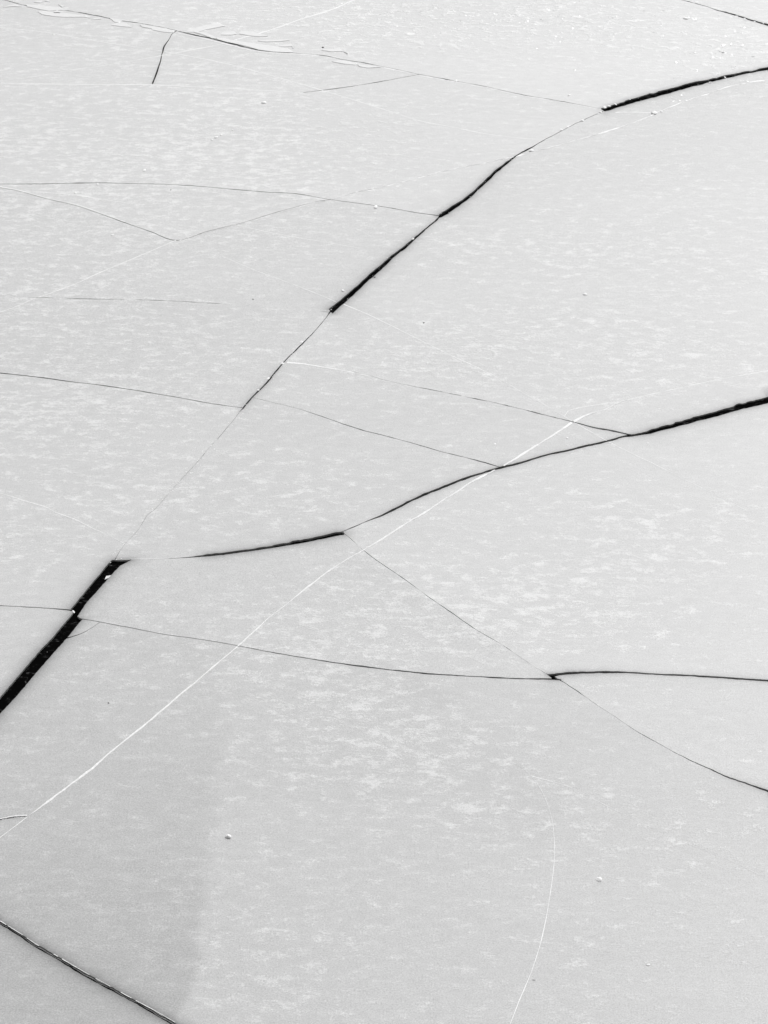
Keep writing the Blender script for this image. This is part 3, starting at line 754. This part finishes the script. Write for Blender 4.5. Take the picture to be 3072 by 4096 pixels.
for (u, v, w, h, l) in [
    (2418,430,16,11,"white snow lump at the blunt end of the upper right lead"),(2436,425,14,6,"elongated snow crumb on the back lip of the upper right lead"),(2462,417,9,9,"square snow crumb on the back lip of the upper right lead, second from its end"),
    (2404,449,9,6,"snow crumb at the tip of the beaded hairline below the upper right lead"),(2392,455,6,4,"small crumb just below the tip of the beaded hairline"),(2330,482,13,9,"brightest snow knot on the beaded hairline"),(2246,519,12,8,"snow knot midway down the beaded hairline"),(2272,508,9,6,"small snow knot just above the midway knot of the beaded hairline"),
    (2840,330,12,5,"snow crumb on the front lip of the upper right lead"),
    (1652,956,9,8,"small snow crumb left of the diagonal crack below the blunt step"),(1372,1162,12,9,"upright white chip left of the wide black end of the diagonal crack"),
    (1206,1368,13,10,"white chip high on the thin stretch of the diagonal crack"),(1130,1455,16,9,"white chip leaning on the thin stretch where a pale seam starts"),(1073,1514,12,11,"white chip midway down the lower thin stretch of the diagonal crack"),(1033,1560,10,9,"white chip near the foot of the lower dark stretch of the diagonal crack"),
    (2126,603,22,10,"elongated snow chip where the white seam crosses the diagonal crack"),(2618,452,26,14,"snow heap where the upper white seam kinks"),(2646,446,12,8,"small snow lump right of the heap on the upper white seam"),
    (865,549,14,10,"brightest crumb in the row of crumbs on the upper left sheet"),(848,560,11,6,"lowest crumb in the row of crumbs on the upper left sheet"),(884,540,10,5,"third crumb from the bottom in the row on the upper left sheet"),(930,521,8,4,"top crumb of the row on the upper left sheet"),
    (690,124,12,8,"snow lump at the head of the short jagged crack"),(943,160,7,6,"snow dot where the thin white seam meets the far ridge"),(1824,323,12,9,"snow knot on the far ridge, right of centre"),(343,66,10,6,"bright chip at the end of the long front slab on the ridge"),(476,90,10,6,"bright crumb between the folded triangle and the crescent slab"),(1423,257,12,5,"bright crumb on the corner of the slab right of the ridge's long plate"),
    (302,772,9,8,"small crumb of snow beside the left end of the V-shaped crack"),(214,139,9,6,"small white crumb on the upper left ice below the ridge"),(294,2447,8,14,"white lump for wall glint at mouth of the thin crack on the widest black lead"),  # last lump: white snow colour in place of a glint on the ice wall
    (2744,75,24,7,"flat snow patch near the upper right corner"),(2277,381,12,8,"white dot on the far sheet left of the upper right lead")]:
    lump('snow_crumb', u, v, w, h, l, 'snow crumb', seed=11, ang=True, group=CB)
for (u, v, w, h, l) in [(1498,1109,9,4,"dark twig fragment right of the black diagonal crack"),(1695,1291,6,5,"dark speck alone on the large pale sheet"),(1012,1197,5,4,"dark speck on the sheet left of the diagonal crack"),
    (434,2812,6,5,"dark grit grain on the foreground ice right of the widest black lead"),(1291,190,10,5,"dark twig beside the half-round slab at the top"),(683,760,4,4,"dark speck below the first hairline crack at left"),(2136,3920,14,4,"grey smudge of grit right of the curved white hairline")]:
    lump('grit_speck', u, v, w, h, l, 'grit', m=(EDGE if 'smudge' in l else DARKGRIT), ang=True, group='dark specks on the ice')

# ------------------------------------------------------------------ countless crystals and crumbs
def scatter(name, pts, size, m, flat=.5, z=.002):
    vs = []; fs = []
    for (x, y), s_ in zip(pts, size):
        ax = Vector((rng.normal(), rng.normal() - .2, 7.0)).normalized()
        q = ax.to_track_quat('Z', 'Y'); k = len(vs); a0 = rng.uniform(0, 6.28)
        ring_ = [q @ Vector((math.cos(a0 + t * 1.2566) * s_, math.sin(a0 + t * 1.2566) * s_ * .8, 0)) for t in range(5)]
        tip = q @ Vector((0, 0, s_ * flat))
        for r in ring_: vs.append((x + r.x, y + r.y, z + max(r.z, -.003)))
        vs.append((x + tip.x, y + tip.y, z + tip.z * .25))
        for t in range(5): fs.append((k + t, k + (t + 1) % 5, k + 5))
    o = link_mesh(name, vs, fs, m); return o
pts = []; sz = []
for (u, v, ru, rv, n, s0) in [(2150,60,420,50,170,.010),(1750,90,380,50,130,.008),(2550,170,420,90,140,.009),(2950,200,150,90,90,.013),(2300,140,300,50,70,.009),(1550,20,300,20,40,.008),(2900,370,200,60,40,.009),(2700,560,400,160,50,.006)]:
    k = 0
    while k < n:
        cu, cv = u + rng.normal() * ru, v + rng.normal() * rv
        if cv < -200 or cv > 700: continue
        c = rng.integers(1, 4)
        for _ in range(c):
            g = G1(cu + rng.normal() * 8, cv + rng.normal() * 3)
            pts.append(g); sz.append(s0 * rng.uniform(.4, 1.35) * 3.0)
        k += c
o = scatter('ice_crystals', pts, sz, GLINT); tag(o, kind='stuff')
pts = [G1(rng.uniform(-200, 3270), rng.uniform(300, 4200)) for _ in range(1500)]
sz = [.0022 + .0035 * rng.random() ** 3 for _ in pts]
o = scatter('frost_grains', pts, sz, SNOW); tag(o, kind='stuff')
# crumbs of snow strewn beside the diagonal crack, the leads and the healed seams
pts = []; sz = []
for (line, n, spread, s0) in [(CR[2]['p'], 60, 9, .012), (CR[3]['p'], 190, 14, .014), (CR[0]['p'], 90, 6, .009), (CR[1]['p'], 50, 8, .008), (SE[7]['p'], 130, 5, .009), (CR[15]['p'], 80, 6, .006), (CR[17]['p'], 20, 5, .008)]:
    P = smooth_line(line, 9)
    for _ in range(n):
        q = P[rng.integers(0, len(P))]
        pts.append(G1(q[0] + rng.normal() * spread, q[1] + q[2] * .5 * rng.choice([-1, 1]) + rng.normal() * spread * .5)); sz.append(s0 * rng.uniform(.3, 1.2))
o = scatter('snow_dust', pts, sz, SNOW, flat=.25); tag(o, kind='stuff')
for o in floes.values():
    if 'top' in o: del o['top']
print("objects", len(bpy.data.objects))
